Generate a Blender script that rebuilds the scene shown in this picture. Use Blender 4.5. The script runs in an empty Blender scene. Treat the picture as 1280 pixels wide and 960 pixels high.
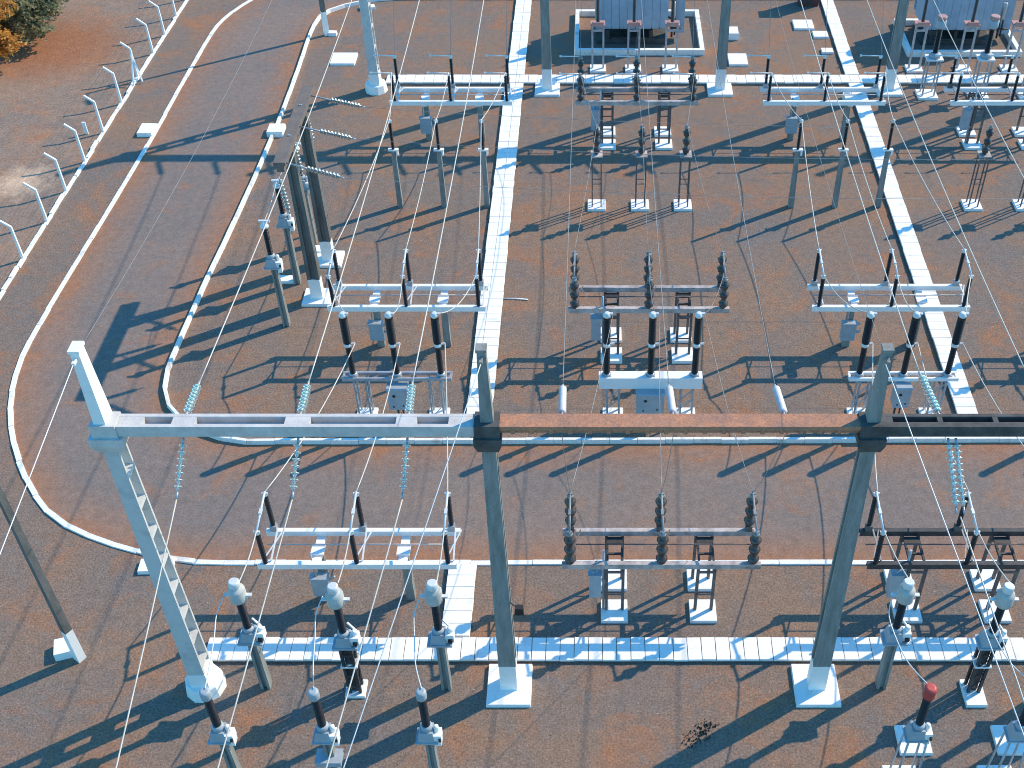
import bpy, math, random
from mathutils import Vector, Matrix
random.seed(7)
PI = math.pi
V = Vector
scene = bpy.context.scene
COL = scene.collection

# ------------------------------------------------------------------ materials
def mat(name, col, col2=None, rough=0.6, metal=0.0, scale=3.0, lo=0.35, hi=0.65, fine=0.0, fscale=40.0,
        bump=0.0, bscale=30.0, spec=0.5, transm=0.0, streak=None, coat=0.0):
    m = bpy.data.materials.new(name); m.use_nodes = True
    nt = m.node_tree; N = nt.nodes; L = nt.links
    b = N['Principled BSDF']
    b.inputs['Roughness'].default_value = rough
    b.inputs['Metallic'].default_value = metal
    b.inputs['Specular IOR Level'].default_value = spec
    b.inputs['Transmission Weight'].default_value = transm
    b.inputs['Coat Weight'].default_value = coat
    geo = N.new('ShaderNodeNewGeometry')
    pos = geo.outputs['Position']
    if streak:
        mp = N.new('ShaderNodeVectorMath'); mp.operation = 'MULTIPLY'; mp.inputs[1].default_value = streak
        L.new(pos, mp.inputs[0]); pos = mp.outputs[0]
    out = None
    c1 = (*col, 1); c2 = (*(col2 or [c * 0.75 for c in col]), 1)
    nz = N.new('ShaderNodeTexNoise'); nz.inputs['Scale'].default_value = scale; nz.inputs['Detail'].default_value = 6
    nz.inputs['Roughness'].default_value = 0.65
    L.new(pos, nz.inputs['Vector'])
    rp = N.new('ShaderNodeMapRange'); rp.inputs[1].default_value = lo; rp.inputs[2].default_value = hi
    L.new(nz.outputs['Fac'], rp.inputs[0])
    mx = N.new('ShaderNodeMix'); mx.data_type = 'RGBA'
    mx.inputs[6].default_value = c1; mx.inputs[7].default_value = c2
    L.new(rp.outputs[0], mx.inputs[0]); out = mx.outputs[2]
    if fine:
        n2 = N.new('ShaderNodeTexNoise'); n2.inputs['Scale'].default_value = fscale; n2.inputs['Detail'].default_value = 3
        L.new(geo.outputs['Position'], n2.inputs['Vector'])
        r2 = N.new('ShaderNodeMapRange'); r2.inputs[1].default_value = 0.25; r2.inputs[2].default_value = 0.75
        r2.inputs[3].default_value = 1 - fine; r2.inputs[4].default_value = 1 + fine
        L.new(n2.outputs['Fac'], r2.inputs[0])
        m2 = N.new('ShaderNodeVectorMath'); m2.operation = 'SCALE'
        L.new(out, m2.inputs[0]); L.new(r2.outputs[0], m2.inputs['Scale']); out = m2.outputs[0]
    L.new(out, b.inputs['Base Color'])
    if bump:
        n3 = N.new('ShaderNodeTexNoise'); n3.inputs['Scale'].default_value = bscale; n3.inputs['Detail'].default_value = 4
        L.new(geo.outputs['Position'], n3.inputs['Vector'])
        bp = N.new('ShaderNodeBump'); bp.inputs['Strength'].default_value = bump; bp.inputs['Distance'].default_value = 0.03
        L.new(n3.outputs['Fac'], bp.inputs['Height']); L.new(bp.outputs[0], b.inputs['Normal'])
    return m

def ground_mat(name, a, b_, c, orange_lo=0.52, grain=0.45, gscale=16.0, stones=True, bump=0.6, kerb_attr=False, zone=False):
    """gravel / road surface: two tones in wide patches, rusty stains, coarse grain, pale and dark stones"""
    m = bpy.data.materials.new(name); m.use_nodes = True
    nt = m.node_tree; N = nt.nodes; L = nt.links
    P = N['Principled BSDF']; P.inputs['Roughness'].default_value = 0.95; P.inputs['Specular IOR Level'].default_value = 0.15
    geo = N.new('ShaderNodeNewGeometry'); pos = geo.outputs['Position']
    def noise(s, d=5, r=0.6, dist=0.0):
        n = N.new('ShaderNodeTexNoise'); n.inputs['Scale'].default_value = s; n.inputs['Detail'].default_value = d
        n.inputs['Roughness'].default_value = r; n.inputs['Distortion'].default_value = dist
        L.new(pos, n.inputs['Vector']); return n.outputs['Fac']
    def rng(x, i0, i1, o0=0, o1=1):
        r = N.new('ShaderNodeMapRange')
        for k, v in zip((1, 2, 3, 4), (i0, i1, o0, o1)): r.inputs[k].default_value = v
        L.new(x, r.inputs[0]); return r.outputs[0]
    def mix(f, x, y):
        q = N.new('ShaderNodeMix'); q.data_type = 'RGBA'
        if isinstance(f, float): q.inputs[0].default_value = f
        else: L.new(f, q.inputs[0])
        for k, v in ((6, x), (7, y)):
            if isinstance(v, tuple): q.inputs[k].default_value = (*v, 1)
            else: L.new(v, q.inputs[k])
        return q.outputs[2]
    col = mix(rng(noise(0.13, 5, 0.6, 0.4), 0.4, 0.6), a, b_)
    col = mix(rng(noise(0.33, 6, 0.75, 0.3), 0.48, 0.68, 0, 0.75), col, (0.188, 0.163, 0.146))
    fo = rng(noise(0.45, 6, 0.7, 0.6), orange_lo, orange_lo + 0.2)
    if kerb_attr:
        at = N.new('ShaderNodeAttribute'); at.attribute_name = 'edge'
        mm = N.new('ShaderNodeMath'); mm.operation = 'MULTIPLY_ADD'; mm.use_clamp = True
        L.new(rng(noise(0.8, 5, 0.7), 0.22, 0.52), mm.inputs[0]); L.new(at.outputs['Fac'], mm.inputs[1]); L.new(fo, mm.inputs[2]); fo = mm.outputs[0]
    col = mix(fo, col, c)
    if zone:   # a pale sandy spot and an orange leaf litter zone under the trees, on the soil sheet
        for (cx, cy, r0, r1, cc) in ((-27.0, 47.6, 0.5, 1.9, (0.68, 0.46, 0.3)), (-30.0, 61.5, 2.0, 5.0, (0.33, 0.135, 0.065))):
            d = N.new('ShaderNodeVectorMath'); d.operation = 'DISTANCE'; d.inputs[1].default_value = (cx, cy, 0); L.new(pos, d.inputs[0])
            ad = N.new('ShaderNodeMath'); ad.operation = 'MULTIPLY_ADD'; ad.inputs[1].default_value = 3.2; 
            L.new(noise(0.9, 5, 0.7), ad.inputs[0]); L.new(d.outputs['Value'], ad.inputs[2])
            col = mix(rng(ad.outputs[0], r0 + 1.4, r1 + 1.4, 0.85, 0.0), col, cc)
    g1 = rng(noise(gscale, 4, 0.75), 0.3, 0.7, 1 - grain, 1 + grain)
    g2 = rng(noise(gscale * 0.22, 4, 0.7), 0.3, 0.7, 0.86, 1.14)
    for g in (g1, g2):
        s = N.new('ShaderNodeVectorMath'); s.operation = 'SCALE'; L.new(col, s.inputs[0]); L.new(g, s.inputs['Scale']); col = s.outputs[0]
    if stones:
        col = mix(rng(noise(11.0, 2, 0.5), 0.735, 0.76, 0, 0.75), col, (0.62, 0.55, 0.48))
        col = mix(rng(noise(14.3, 2, 0.5), 0.275, 0.31, 0.7, 0), col, (0.035, 0.03, 0.03))
    L.new(col, P.inputs['Base Color'])
    bp = N.new('ShaderNodeBump'); bp.inputs['Strength'].default_value = bump; bp.inputs['Distance'].default_value = 0.04
    L.new(noise(gscale * 1.1, 4, 0.7), bp.inputs['Height']); L.new(bp.outputs[0], P.inputs['Normal'])
    return m

M = {}
M['gravel'] = ground_mat('gravel', (0.265, 0.172, 0.118), (0.212, 0.164, 0.134), (0.345, 0.165, 0.088), orange_lo=0.495, grain=0.46, gscale=15)
M['road'] = ground_mat('road_surface', (0.255, 0.186, 0.149), (0.22, 0.174, 0.148), (0.35, 0.17, 0.095), orange_lo=0.56, grain=0.26, gscale=15, stones=False, bump=0.3, kerb_attr=True)
M['soil'] = ground_mat('soil', (0.32, 0.206, 0.142), (0.27, 0.197, 0.15), (0.39, 0.185, 0.1), orange_lo=0.5, grain=0.34, gscale=9, stones=False, bump=0.5, zone=True)
M['oldwhite'] = mat('old_white_paint', (0.6, 0.57, 0.53), (0.45, 0.43, 0.4), 0.7, scale=2.0, lo=0.5, hi=0.75, fine=0.06)
M['white'] = mat('white_paint', (0.9, 0.86, 0.8), (0.74, 0.70, 0.64), 0.6, scale=2.2, lo=0.55, hi=0.8, fine=0.05)
M['whitecover'] = mat('limewashed_concrete', (0.92, 0.875, 0.81), (0.66, 0.61, 0.55), 0.8, scale=1.6, lo=0.56, hi=0.8, fine=0.07, fscale=25, bump=0.25)
M['kerb'] = mat('limewashed_kerb', (0.88, 0.835, 0.77), (0.5, 0.43, 0.36), 0.8, scale=1.3, lo=0.55, hi=0.74, fine=0.1, fscale=14, bump=0.3)
M['conc_light'] = mat('pale_concrete', (0.66, 0.61, 0.56), (0.52, 0.48, 0.44), 0.8, scale=2.5, fine=0.08, bump=0.25)
M['conc'] = mat('grey_concrete', (0.31, 0.3, 0.27), (0.2, 0.195, 0.172), 0.85, scale=2.0, fine=0.12, bump=0.3, streak=(3, 3, 0.5))
M['conc_dark'] = mat('sooty_concrete', (0.115, 0.105, 0.095), (0.06, 0.055, 0.05), 0.9, scale=2.5, fine=0.15, bump=0.3)
M['rust'] = mat('lichen_stained_concrete', (0.52, 0.225, 0.118), (0.35, 0.18, 0.12), 0.9, scale=2.2, fine=0.25, fscale=18, bump=0.4)
M['brownconc'] = mat('brown_stained_concrete', (0.21, 0.16, 0.13), (0.15, 0.125, 0.11), 0.9, scale=2.2, fine=0.2, fscale=18, bump=0.4)
M['portalconc'] = mat('dark_stained_concrete', (0.19, 0.17, 0.15), (0.11, 0.1, 0.088), 0.9, scale=2.0, fine=0.15, bump=0.3, streak=(3, 3, 0.5))
M['galv'] = mat('galvanised_steel', (0.5, 0.51, 0.52), (0.36, 0.37, 0.38), 0.45, 0.35, scale=4)
M['rustysteel'] = mat('weathered_steel', (0.20, 0.155, 0.135), (0.105, 0.085, 0.08), 0.75, 0.1, scale=3, fine=0.15)
M['palesteel'] = mat('weathered_pale_steel', (0.6, 0.5, 0.45), (0.25, 0.2, 0.18), 0.7, 0.1, scale=2.5, lo=0.4, hi=0.7)
M['darksteel'] = mat('dark_steel', (0.075, 0.07, 0.068), (0.04, 0.037, 0.036), 0.6, 0.2, scale=4)
M['porcelain'] = mat('brown_porcelain', (0.026, 0.012, 0.009), (0.016, 0.008, 0.007), 0.35, spec=0.4)
M['porcelain_grey'] = mat('grey_brown_porcelain', (0.085, 0.062, 0.052), (0.045, 0.032, 0.028), 0.25, spec=0.5, coat=0.15)
M['alu'] = mat('aluminium', (0.78, 0.77, 0.74), (0.66, 0.65, 0.62), 0.45, 0.15)
M['conductor'] = mat('weathered_conductor', (0.7, 0.62, 0.52), (0.56, 0.5, 0.42), 0.5, 0.15)
M['wire_dull'] = mat('dull_aluminium_wire', (0.36, 0.34, 0.32), (0.24, 0.23, 0.22), 0.5, 0.3)
M['glass_dull'] = mat('dusty_brown_glass', (0.4, 0.4, 0.34), (0.3, 0.3, 0.26), 0.2, transm=0.5)
M['glass'] = mat('pale_green_glass', (0.74, 0.9, 0.83), (0.68, 0.86, 0.78), 0.1, spec=0.6, transm=0.8)
M['poly'] = mat('white_polymer', (0.74, 0.72, 0.69), (0.6, 0.58, 0.56), 0.5)
M['cabinet'] = mat('light_grey_cabinet_paint', (0.4, 0.44, 0.46), (0.33, 0.36, 0.38), 0.5)
M['xfmr'] = mat('blue_grey_transformer_paint', (0.34, 0.44, 0.52), (0.27, 0.35, 0.42), 0.5, scale=1.5)
M['cream'] = mat('cream_grey_paint', (0.55, 0.53, 0.48), (0.42, 0.4, 0.36), 0.5)
M['red'] = mat('red_cap_paint', (0.55, 0.07, 0.055), (0.42, 0.055, 0.045), 0.45)
M['pink'] = mat('faded_red_cap', (0.55, 0.3, 0.25), (0.45, 0.22, 0.19), 0.6)
M['black'] = mat('black_plastic', (0.012, 0.012, 0.013), (0.02, 0.02, 0.02), 0.6)
M['brick'] = mat('brown_brick', (0.17, 0.06, 0.04), (0.11, 0.045, 0.035), 0.9, scale=6, bump=0.4)
M['bark'] = mat('bark', (0.09, 0.065, 0.05), (0.05, 0.035, 0.03), 0.9, scale=8, bump=0.6)
M['leaf'] = mat('grey_green_leaves', (0.4, 0.37, 0.2), (0.16, 0.16, 0.08), 0.6, scale=1.8, fine=0.4, fscale=9)
M['leaf_y'] = mat('golden_leaves', (0.75, 0.4, 0.09), (0.5, 0.22, 0.05), 0.6, scale=1.6, fine=0.35, fscale=9)

for k in ('leaf', 'leaf_y'):
    nt = M[k].node_tree; pb = nt.nodes['Principled BSDF']; src = pb.inputs['Base Color'].links[0].from_socket
    tr = nt.nodes.new('ShaderNodeBsdfTranslucent'); mxs = nt.nodes.new('ShaderNodeMixShader'); mxs.inputs[0].default_value = .45
    nt.links.new(src, tr.inputs['Color']); nt.links.new(pb.outputs[0], mxs.inputs[1]); nt.links.new(tr.outputs[0], mxs.inputs[2])
    nt.links.new(mxs.outputs[0], nt.nodes['Material Output'].inputs['Surface'])
# ------------------------------------------------------------------ mesh helpers
class MB:
    def __init__(s): s.v = []; s.f = []; s.sm = []
    def quad8(s, P):
        b = len(s.v); s.v += [tuple(p) for p in P]
        for q in ((0, 3, 2, 1), (4, 5, 6, 7), (0, 1, 5, 4), (1, 2, 6, 5), (2, 3, 7, 6), (3, 0, 4, 7)):
            s.f.append(tuple(b + i for i in q)); s.sm.append(False)
        return s
    def box(s, x0, x1, y0, y1, z0, z1):
        return s.quad8([(x0, y0, z0), (x1, y0, z0), (x1, y1, z0), (x0, y1, z0), (x0, y0, z1), (x1, y0, z1), (x1, y1, z1), (x0, y1, z1)])
    def cbox(s, c, d):
        return s.box(c[0] - d[0] / 2, c[0] + d[0] / 2, c[1] - d[1] / 2, c[1] + d[1] / 2, c[2] - d[2] / 2, c[2] + d[2] / 2)
    def taper(s, x0, x1, y0, y1, z0, X0, X1, Y0, Y1, z1):
        return s.quad8([(x0, y0, z0), (x1, y0, z0), (x1, y1, z0), (x0, y1, z0), (X0, Y0, z1), (X1, Y0, z1), (X1, Y1, z1), (X0, Y1, z1)])
    def frame(s, d):
        d = d.normalized(); up = V((0, 0, 1)) if abs(d.z) < 0.95 else V((1, 0, 0))
        a = d.cross(up).normalized(); return a, a.cross(d).normalized()
    def bar(s, p, q, w, h=None):
        p, q = V(p), V(q); h = h or w; a, b = s.frame(q - p); a *= w / 2; b *= h / 2
        return s.quad8([p - a - b, p + a - b, p + a + b, p - a + b, q - a - b, q + a - b, q + a + b, q - a + b])
    def rings(s, pts, n, smooth, cap=True):
        """pts: list of (centre, axis a, axis b)"""
        b0 = len(s.v)
        for c, a, b in pts:
            for k in range(n):
                t = 2 * PI * k / n; s.v.append(tuple(c + a * math.cos(t) + b * math.sin(t)))
        for i in range(len(pts) - 1):
            for k in range(n):
                k2 = (k + 1) % n
                s.f.append((b0 + i * n + k, b0 + i * n + k2, b0 + (i + 1) * n + k2, b0 + (i + 1) * n + k)); s.sm.append(smooth)
        if cap:
            s.f.append(tuple(b0 + k for k in range(n))[::-1]); s.sm.append(False)
            e = b0 + (len(pts) - 1) * n
            s.f.append(tuple(e + k for k in range(n))); s.sm.append(False)
        return s
    def tube(s, p, q, r, n=8, r2=None):
        p, q = V(p), V(q); a, b = s.frame(q - p); r2 = r if r2 is None else r2
        return s.rings([(p, a * r, b * r), (q, a * r2, b * r2)], n, True)
    def path(s, pts, r, n=5):
        pts = [V(p) for p in pts]; out = []
        for i, p in enumerate(pts):
            d = pts[min(i + 1, len(pts) - 1)] - pts[max(i - 1, 0)]
            a, b = s.frame(d); out.append((p, a * r, b * r))
        return s.rings(out, n, True)
    def lathe(s, base, prof, n=12, axis=(0, 0, 1), smooth=True):
        base = V(base); ax = V(axis).normalized()
        if abs(ax.z) > 0.999: a, b = V((1, 0, 0)), V((0, 1, 0))
        else: a, b = s.frame(ax)
        return s.rings([(base + ax * z, a * r, b * r) for r, z in prof], n, smooth)
    def prism(s, poly, z0, z1):
        n = len(poly); b = len(s.v)
        s.v += [(x, y, z0) for x, y in poly] + [(x, y, z1) for x, y in poly]
        s.f.append(tuple(range(b, b + n))[::-1]); s.f.append(tuple(range(b + n, b + 2 * n))); s.sm += [False] * 2
        for k in range(n):
            k2 = (k + 1) % n; s.f.append((b + k, b + k2, b + n + k2, b + n + k)); s.sm.append(False)
        return s
    def mesh(s, name, m):
        me = bpy.data.meshes.new(name); me.from_pydata(s.v, [], s.f); me.update()
        for p, q in zip(me.polygons, s.sm): p.use_smooth = q
        me.materials.append(M[m] if isinstance(m, str) else m); return me
    def build(s, name, m, parent=None, loc=None):
        o = bpy.data.objects.new(name, s.mesh(name, m)); COL.objects.link(o)
        if parent is not None: o.parent = parent
        if loc is not None: o.location = loc
        return o

def part(name, mesh, parent, loc=(0, 0, 0), rz=0.0):
    """a further object using mesh data that already exists"""
    o = bpy.data.objects.new(name, mesh); COL.objects.link(o); o.parent = parent; o.location = loc; o.rotation_euler.z = rz
    return o
def tag(o, label, cat, group=None):
    o['label'] = label; o['category'] = cat
    if group: o['group'] = group
    return o
def thing(name, label, cat, loc=(0, 0, 0), group=None, rz=0.0):
    o = bpy.data.objects.new(name, None); o.empty_display_size = 0.3; COL.objects.link(o)
    o.location = loc; o.rotation_euler.z = rz
    return tag(o, label, cat, group)
def struct(o): o['kind'] = 'structure'; return o
def dup(root, loc, label, rz=None):
    """copy a thing with copies of its parts and sub-parts"""
    def rec(o, parent):
        c = o.copy(); COL.objects.link(c)
        if parent: c.parent = parent
        for ch in list(o.children): rec(ch, c)
        return c
    r = rec(root, None); r.location = loc; r['label'] = label
    if rz is not None: r.rotation_euler.z = rz
    return r

def spline(pts, n=8):
    out = []
    P = [V((*p, 0)) if len(p) == 2 else V(p) for p in pts]
    for i in range(len(P) - 1):
        p0, p1, p2, p3 = P[max(i - 1, 0)], P[i], P[i + 1], P[min(i + 2, len(P) - 1)]
        for k in range(n):
            t = k / n
            out.append(0.5 * ((2 * p1) + (-p0 + p2) * t + (2 * p0 - 5 * p1 + 4 * p2 - p3) * t * t + (-p0 + 3 * p1 - 3 * p2 + p3) * t ** 3))
    out.append(P[-1]); return out
def resample(pts, step):
    out = [pts[0]]; acc = 0
    for a, b in zip(pts, pts[1:]):
        d = (b - a).length
        while acc + d >= step:
            a = a + (b - a) * ((step - acc) / d); out.append(a); d = (b - a).length; acc = 0
        acc += d
    out.append(pts[-1]); return out

# ------------------------------------------------------------------ the setting
g = MB(); g.v = [(-500, -500, 0), (500, -500, 0), (500, 500, 0), (-500, 500, 0)]; g.f = [(0, 1, 2, 3)]; g.sm = [False]
struct(g.build('ground', 'gravel'))
g = MB(); g.v = [(-200, -100, .004), (-24.75, -100, .004), (-24.75, 38, .004), (-24.2, 67, .004), (-23.6, 120, .004), (-200, 200, .004)]
g.f = [(0, 1, 2, 3, 4, 5)]; g.sm = [False]
struct(g.build('soil', 'soil'))

outer = spline([(-8, 74.6), (-14, 73.6), (-18, 71), (-20.44, 67.6), (-21.6, 64.4), (-21.83, 59.9), (-21.94, 50.3), (-22.24, 41.1), (-22.35, 36), (-22.17, 33.9), (-21.57, 31.67),
                (-20.32, 29.2), (-18.56, 26.94), (-16.86, 25.88), (-14.81, 25.15), (-13.4, 24.8), (-11, 24.72), (0, 24.72), (20, 24.74), (45, 24.74)])
inner = spline([(-8, 67.75), (-12.2, 67.6), (-13.94, 67.04), (-15.5, 65.95), (-16.1, 64.06), (-16.0, 58), (-15.95, 52.2), (-16.12, 45.1), (-16.35, 38.9), (-16.42, 34.3), (-16.15, 32.8),
                (-15.5, 31.7), (-14.2, 30.7), (-12.78, 30.27), (-11, 30.25), (0, 30.28), (20, 30.35), (45, 30.35)])
# road sheet between the kerbs, with an edge attribute for the rusty dust along the kerbs
NP = 260
def sample_n(pts, n):
    L = [0]
    for a, b in zip(pts, pts[1:]): L.append(L[-1] + (b - a).length)
    out = []; j = 0
    for i in range(n):
        d = L[-1] * i / (n - 1)
        while j < len(pts) - 2 and L[j + 1] < d: j += 1
        t = (d - L[j]) / max(L[j + 1] - L[j], 1e-6); out.append(pts[j].lerp(pts[j + 1], min(t, 1)))
    return out
# pair outer/inner samples section by section so that the strip stays straight
def cut(pts, y_hi, part_):  # split into top curve, leg, bend, straight
    return pts
oi = [k for k, p in enumerate(outer)]
def sect(pts, keys):
    idx = [min(range(len(pts)), key=lambda i: (pts[i] - V((*k, 0))).length) for k in keys]
    out = []
    for a, b in zip(idx, idx[1:]): out += sample_n(pts[a:b + 1], 50)[:-1]
    return out + [pts[idx[-1]]]
so = sect(outer, [(-8, 74.6), (-21.83, 59.9), (-22.35, 36), (-11, 24.72), (45, 24.74)])
si = sect(inner, [(-8, 67.75), (-16.0, 58), (-16.42, 34.3), (-11, 30.25), (45, 30.35)])
r = MB(); W = (0, .06, .13, .3, .5, .7, .87, .94, 1); ev = []
for a, b in zip(so, si):
    for w in W:
        p = a.lerp(b, w); r.v.append((p.x, p.y, 0.008)); ev.append(max(0, 1 - min(w, 1 - w) / 0.25))
n = len(W)
for i in range(len(so) - 1):
    for k in range(n - 1):
        r.f.append((i * n + k, i * n + k + 1, (i + 1) * n + k + 1, (i + 1) * n + k)); r.sm.append(False)
ro = r.build('road', 'road')
at = ro.data.attributes.new('edge', 'FLOAT', 'POINT'); at.data.foreach_set('value', ev)
back = MB(); back.v = [(-8, 67.75, .008), (60, 67.75, .008), (60, 74.6, .008), (-8, 74.6, .008)]; back.f = [(0, 1, 2, 3)]; back.sm = [False]
struct(back.build('road', 'road')); struct(ro)

def ribbon(pts, w, h, name, m='kerb', seg=1.0, rag=0.012):
    """a kerb built of short stones, slightly uneven"""
    b = MB(); pts = resample(pts, seg)
    for p, q in zip(pts, pts[1:]):
        d = (q - p); L = d.length
        if L < 0.05: continue
        d.normalize(); n_ = V((-d.y, d.x, 0)); j = random.uniform(-rag, rag); hh = h + random.uniform(-rag, rag)
        p2, q2 = p + d * 0.006 + n_ * j, q - d * 0.006 + n_ * (j + random.uniform(-rag, rag) * .5)
        c = [p2 - n_ * w / 2, q2 - n_ * w / 2, q2 + n_ * w / 2, p2 + n_ * w / 2]
        e = 0.012
        t = [p2 - n_ * (w / 2 - e), q2 - n_ * (w / 2 - e), q2 + n_ * (w / 2 - e), p2 + n_ * (w / 2 - e)]
        b.quad8([V((x.x, x.y, -.05)) for x in c] + [V((x.x, x.y, hh)) for x in t])
    return struct(b.build(name, m))
ribbon(outer, 0.2, 0.06, 'kerb', rag=0.014)
ribbon(inner, 0.14, 0.2, 'kerb', rag=0.01)
ribbon([V((-8, 67.75, 0)), V((60, 67.75, 0))], 0.2, 0.2, 'kerb')
ribbon([V((-8, 74.6, 0)), V((60, 74.6, 0))], 0.17, 0.11, 'kerb')

# cable trenches: a low concrete channel with loose white cover slabs
def trench(label, p0, p1, w, pitch, group='white cable trenches'):
    p0, p1 = V((*p0, 0)), V((*p1, 0)); d = (p1 - p0); L = d.length; ang = math.atan2(d.y, d.x)
    t = thing('cable_trench', label, 'cable trench', p0, group, ang)
    MB().box(0, L, -w / 2 + .03, w / 2 - .03, -.05, .085).build('channel', 'conc', t)
    n = max(1, round(L / pitch)); pp = L / n
    me = MB().taper(0.006, pp - .006, -w / 2, w / 2, .088, 0.014, pp - .014, -w / 2 + .01, w / 2 - .01, .15).mesh('cover', 'whitecover')
    for k in range(n):
        o = part('cover', me, t, (k * pp, random.uniform(-.012, .012), random.uniform(0, .012)), random.uniform(-.008, .008))
        o.rotation_euler.x = random.uniform(-.012, .012)
trench('front white cable trench crossing the yard past the gantry feet', (-11.78, 21.3), (28, 21.3), 0.82, 0.43)
trench('white cable trench running away along the left bay up to the rear trench', (-4.3, 30.5), (-4.3, 57.02), 0.95, 0.5)
trench('short white trench spur between the road kerb and the front trench', (-4.3, 21.76), (-4.3, 24.58), 0.9, 0.5)
trench('white trench piece left of the first transformer, beyond the rear trench', (-4.27, 57.98), (-4.27, 67.6), 0.92, 0.5)
trench('white cable trench running away through the right bay', (13.67, 30.5), (13.67, 57.02), 0.77, 0.5)
trench('white trench piece between the two transformers, beyond the rear trench', (13.65, 57.98), (13.65, 67.6), 0.74, 0.5)
trench('rear white cable trench crossing the yard in front of the transformers', (-11.1, 57.5), (32, 57.5), 0.86, 0.5)

# concrete lids and drain boxes
def slab(name, label, cat, c, d, h=0.13, rz=0.0, group=None):
    o = MB().taper(-d[0] / 2, d[0] / 2, -d[1] / 2, d[1] / 2, -.02, -d[0] / 2 + .015, d[0] / 2 - .015, -d[1] / 2 + .015, d[1] / 2 - .015, h).build(name, 'whitecover', None, (c[0], c[1], 0))
    o.rotation_euler.z = rz; return tag(o, label, cat, group)
slab('pit_cover', 'large white pit cover left of the rear left gantry column', 'pit cover', (-13.75, 59.9), (1.35, 1.3))
slab('drain_box', 'white concrete drain box on the inner road kerb', 'drain box', (-15.85, 52.1), (.8, .85), 0.3)
slab('drain_box', 'white concrete drain box on the outer road kerb', 'drain box', (-22.3, 52.2), (.75, 1.0), 0.22)
slab('drain_box', 'white drain slab behind the front left gantry column at the kerb', 'drain box', (-14.2, 24.55), (1.1, .55), 0.15, 0.05)
slab('pit_cover', 'white pit cover nearest the rear kerb, left of the trench between transformers', 'pit cover', (11.85, 64.1), (1.15, 1.15))
slab('pit_cover', 'narrow white pit cover, middle of three beside the trench between transformers', 'pit cover', (12.65, 62.85), (.85, .75))
slab('pit_cover', 'small white pit cover, nearest the rear trench left of its branch', 'pit cover', (12.75, 60.85), (.65, .55))
slab('pit_cover', 'white pit cover right of the rear middle gantry column', 'pit cover', (7.72, 59.8), (1.05, 1.3))
slab('pit_cover', 'white pit cover right of the first transformer wall', 'pit cover', (7.72, 62.75), (.55, .9), .4)
slab('pit_cover', 'small white slab before the rear trench, left of a pair', 'pit cover', (13.0, 55.55), (.45, .4), .3)
slab('pit_cover', 'white slab right of a smaller one in front of the rear trench', 'pit cover', (13.62, 55.7), (.68, .66), .12)
slab('pit_cover', 'bare white footing slab by the front right column near the bottom edge', 'pit cover', (11.07, 19.67), (.62, .66), .12)

# perimeter fence: angled white posts on a low painted sill
f = thing('perimeter_fence', 'white perimeter fence of bent-top posts on a low sill left of the road', 'fence', (-24.4, 38, 0))
fx = lambda y: -24.62 + (y - 38.8) * 0.0125
ribbon([V((fx(y), y, 0)) for y in (20, 38, 50, 60, 80)], 0.15, 0.12, 'sill', 'kerb', 0.8, 0.03)
sill = [o for o in COL.objects if o.name.startswith('sill')][0]; del sill['kind']; sill.parent = f; sill.location = (24.4, -38, 0)
pm = MB().taper(-.055, .055, -.055, .055, 0, -.045, .045, -.045, .045, 1.62).bar((0, 0, 1.6), (-.42, 0, 1.95), .085, .085).mesh('post', 'white')
ys = [41.41, 44.26, 46.75, 49.35, 52.1, 55.03, 57.8, 60.6, 62.85, 65.2, 67.7, 70.2, 72.7, 38.7, 36.0, 33.3, 30.6, 27.9]
for y in ys: part('post', pm, f, (fx(y) + 24.4, y - 38, 0.1))
bp = MB().bar((0, 0, 1.35), (.42, -.55, 0), .07).bar((0, 0, 1.35), (.1, -1.05, 0), .07).mesh('brace', 'white')
part('brace', bp, f, (fx(57.8) + 24.4, 57.8 - 38, .1))
ws = MB()
for z, dx in ((.35, .05), (.8, .05), (1.25, .05), (1.6, .05), (1.8, -.22), (1.97, -.42)):
    yy = sorted(ys)
    for a, b in zip(yy, yy[1:]):
        ws.path([(fx(a + (b - a) * t) + 24.4 + dx, a + (b - a) * t - 38, z + .1 - .03 * 4 * t * (1 - t)) for t in (0, .5, 1)], .004, 3)
ws.build('strand_wires', 'wire_dull', f)
tag(MB().box(-.08, .08, -.03, .03, 0, .62).box(-.09, .09, -.04, .04, .62, .66).build('marker_post', 'white', None, (-25.25, 52.0, 0)), 'short white marker post standing on the soil outside the fence', 'marker post')
tag(MB().path([(-3.85, 38.67, .03), (-3.3, 38.66, .035), (-2.8, 38.6, .03)], .03, 6).build('white_rod', 'white'), 'thin white rod lying on the gravel right of the long left trench', 'rod')

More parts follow.
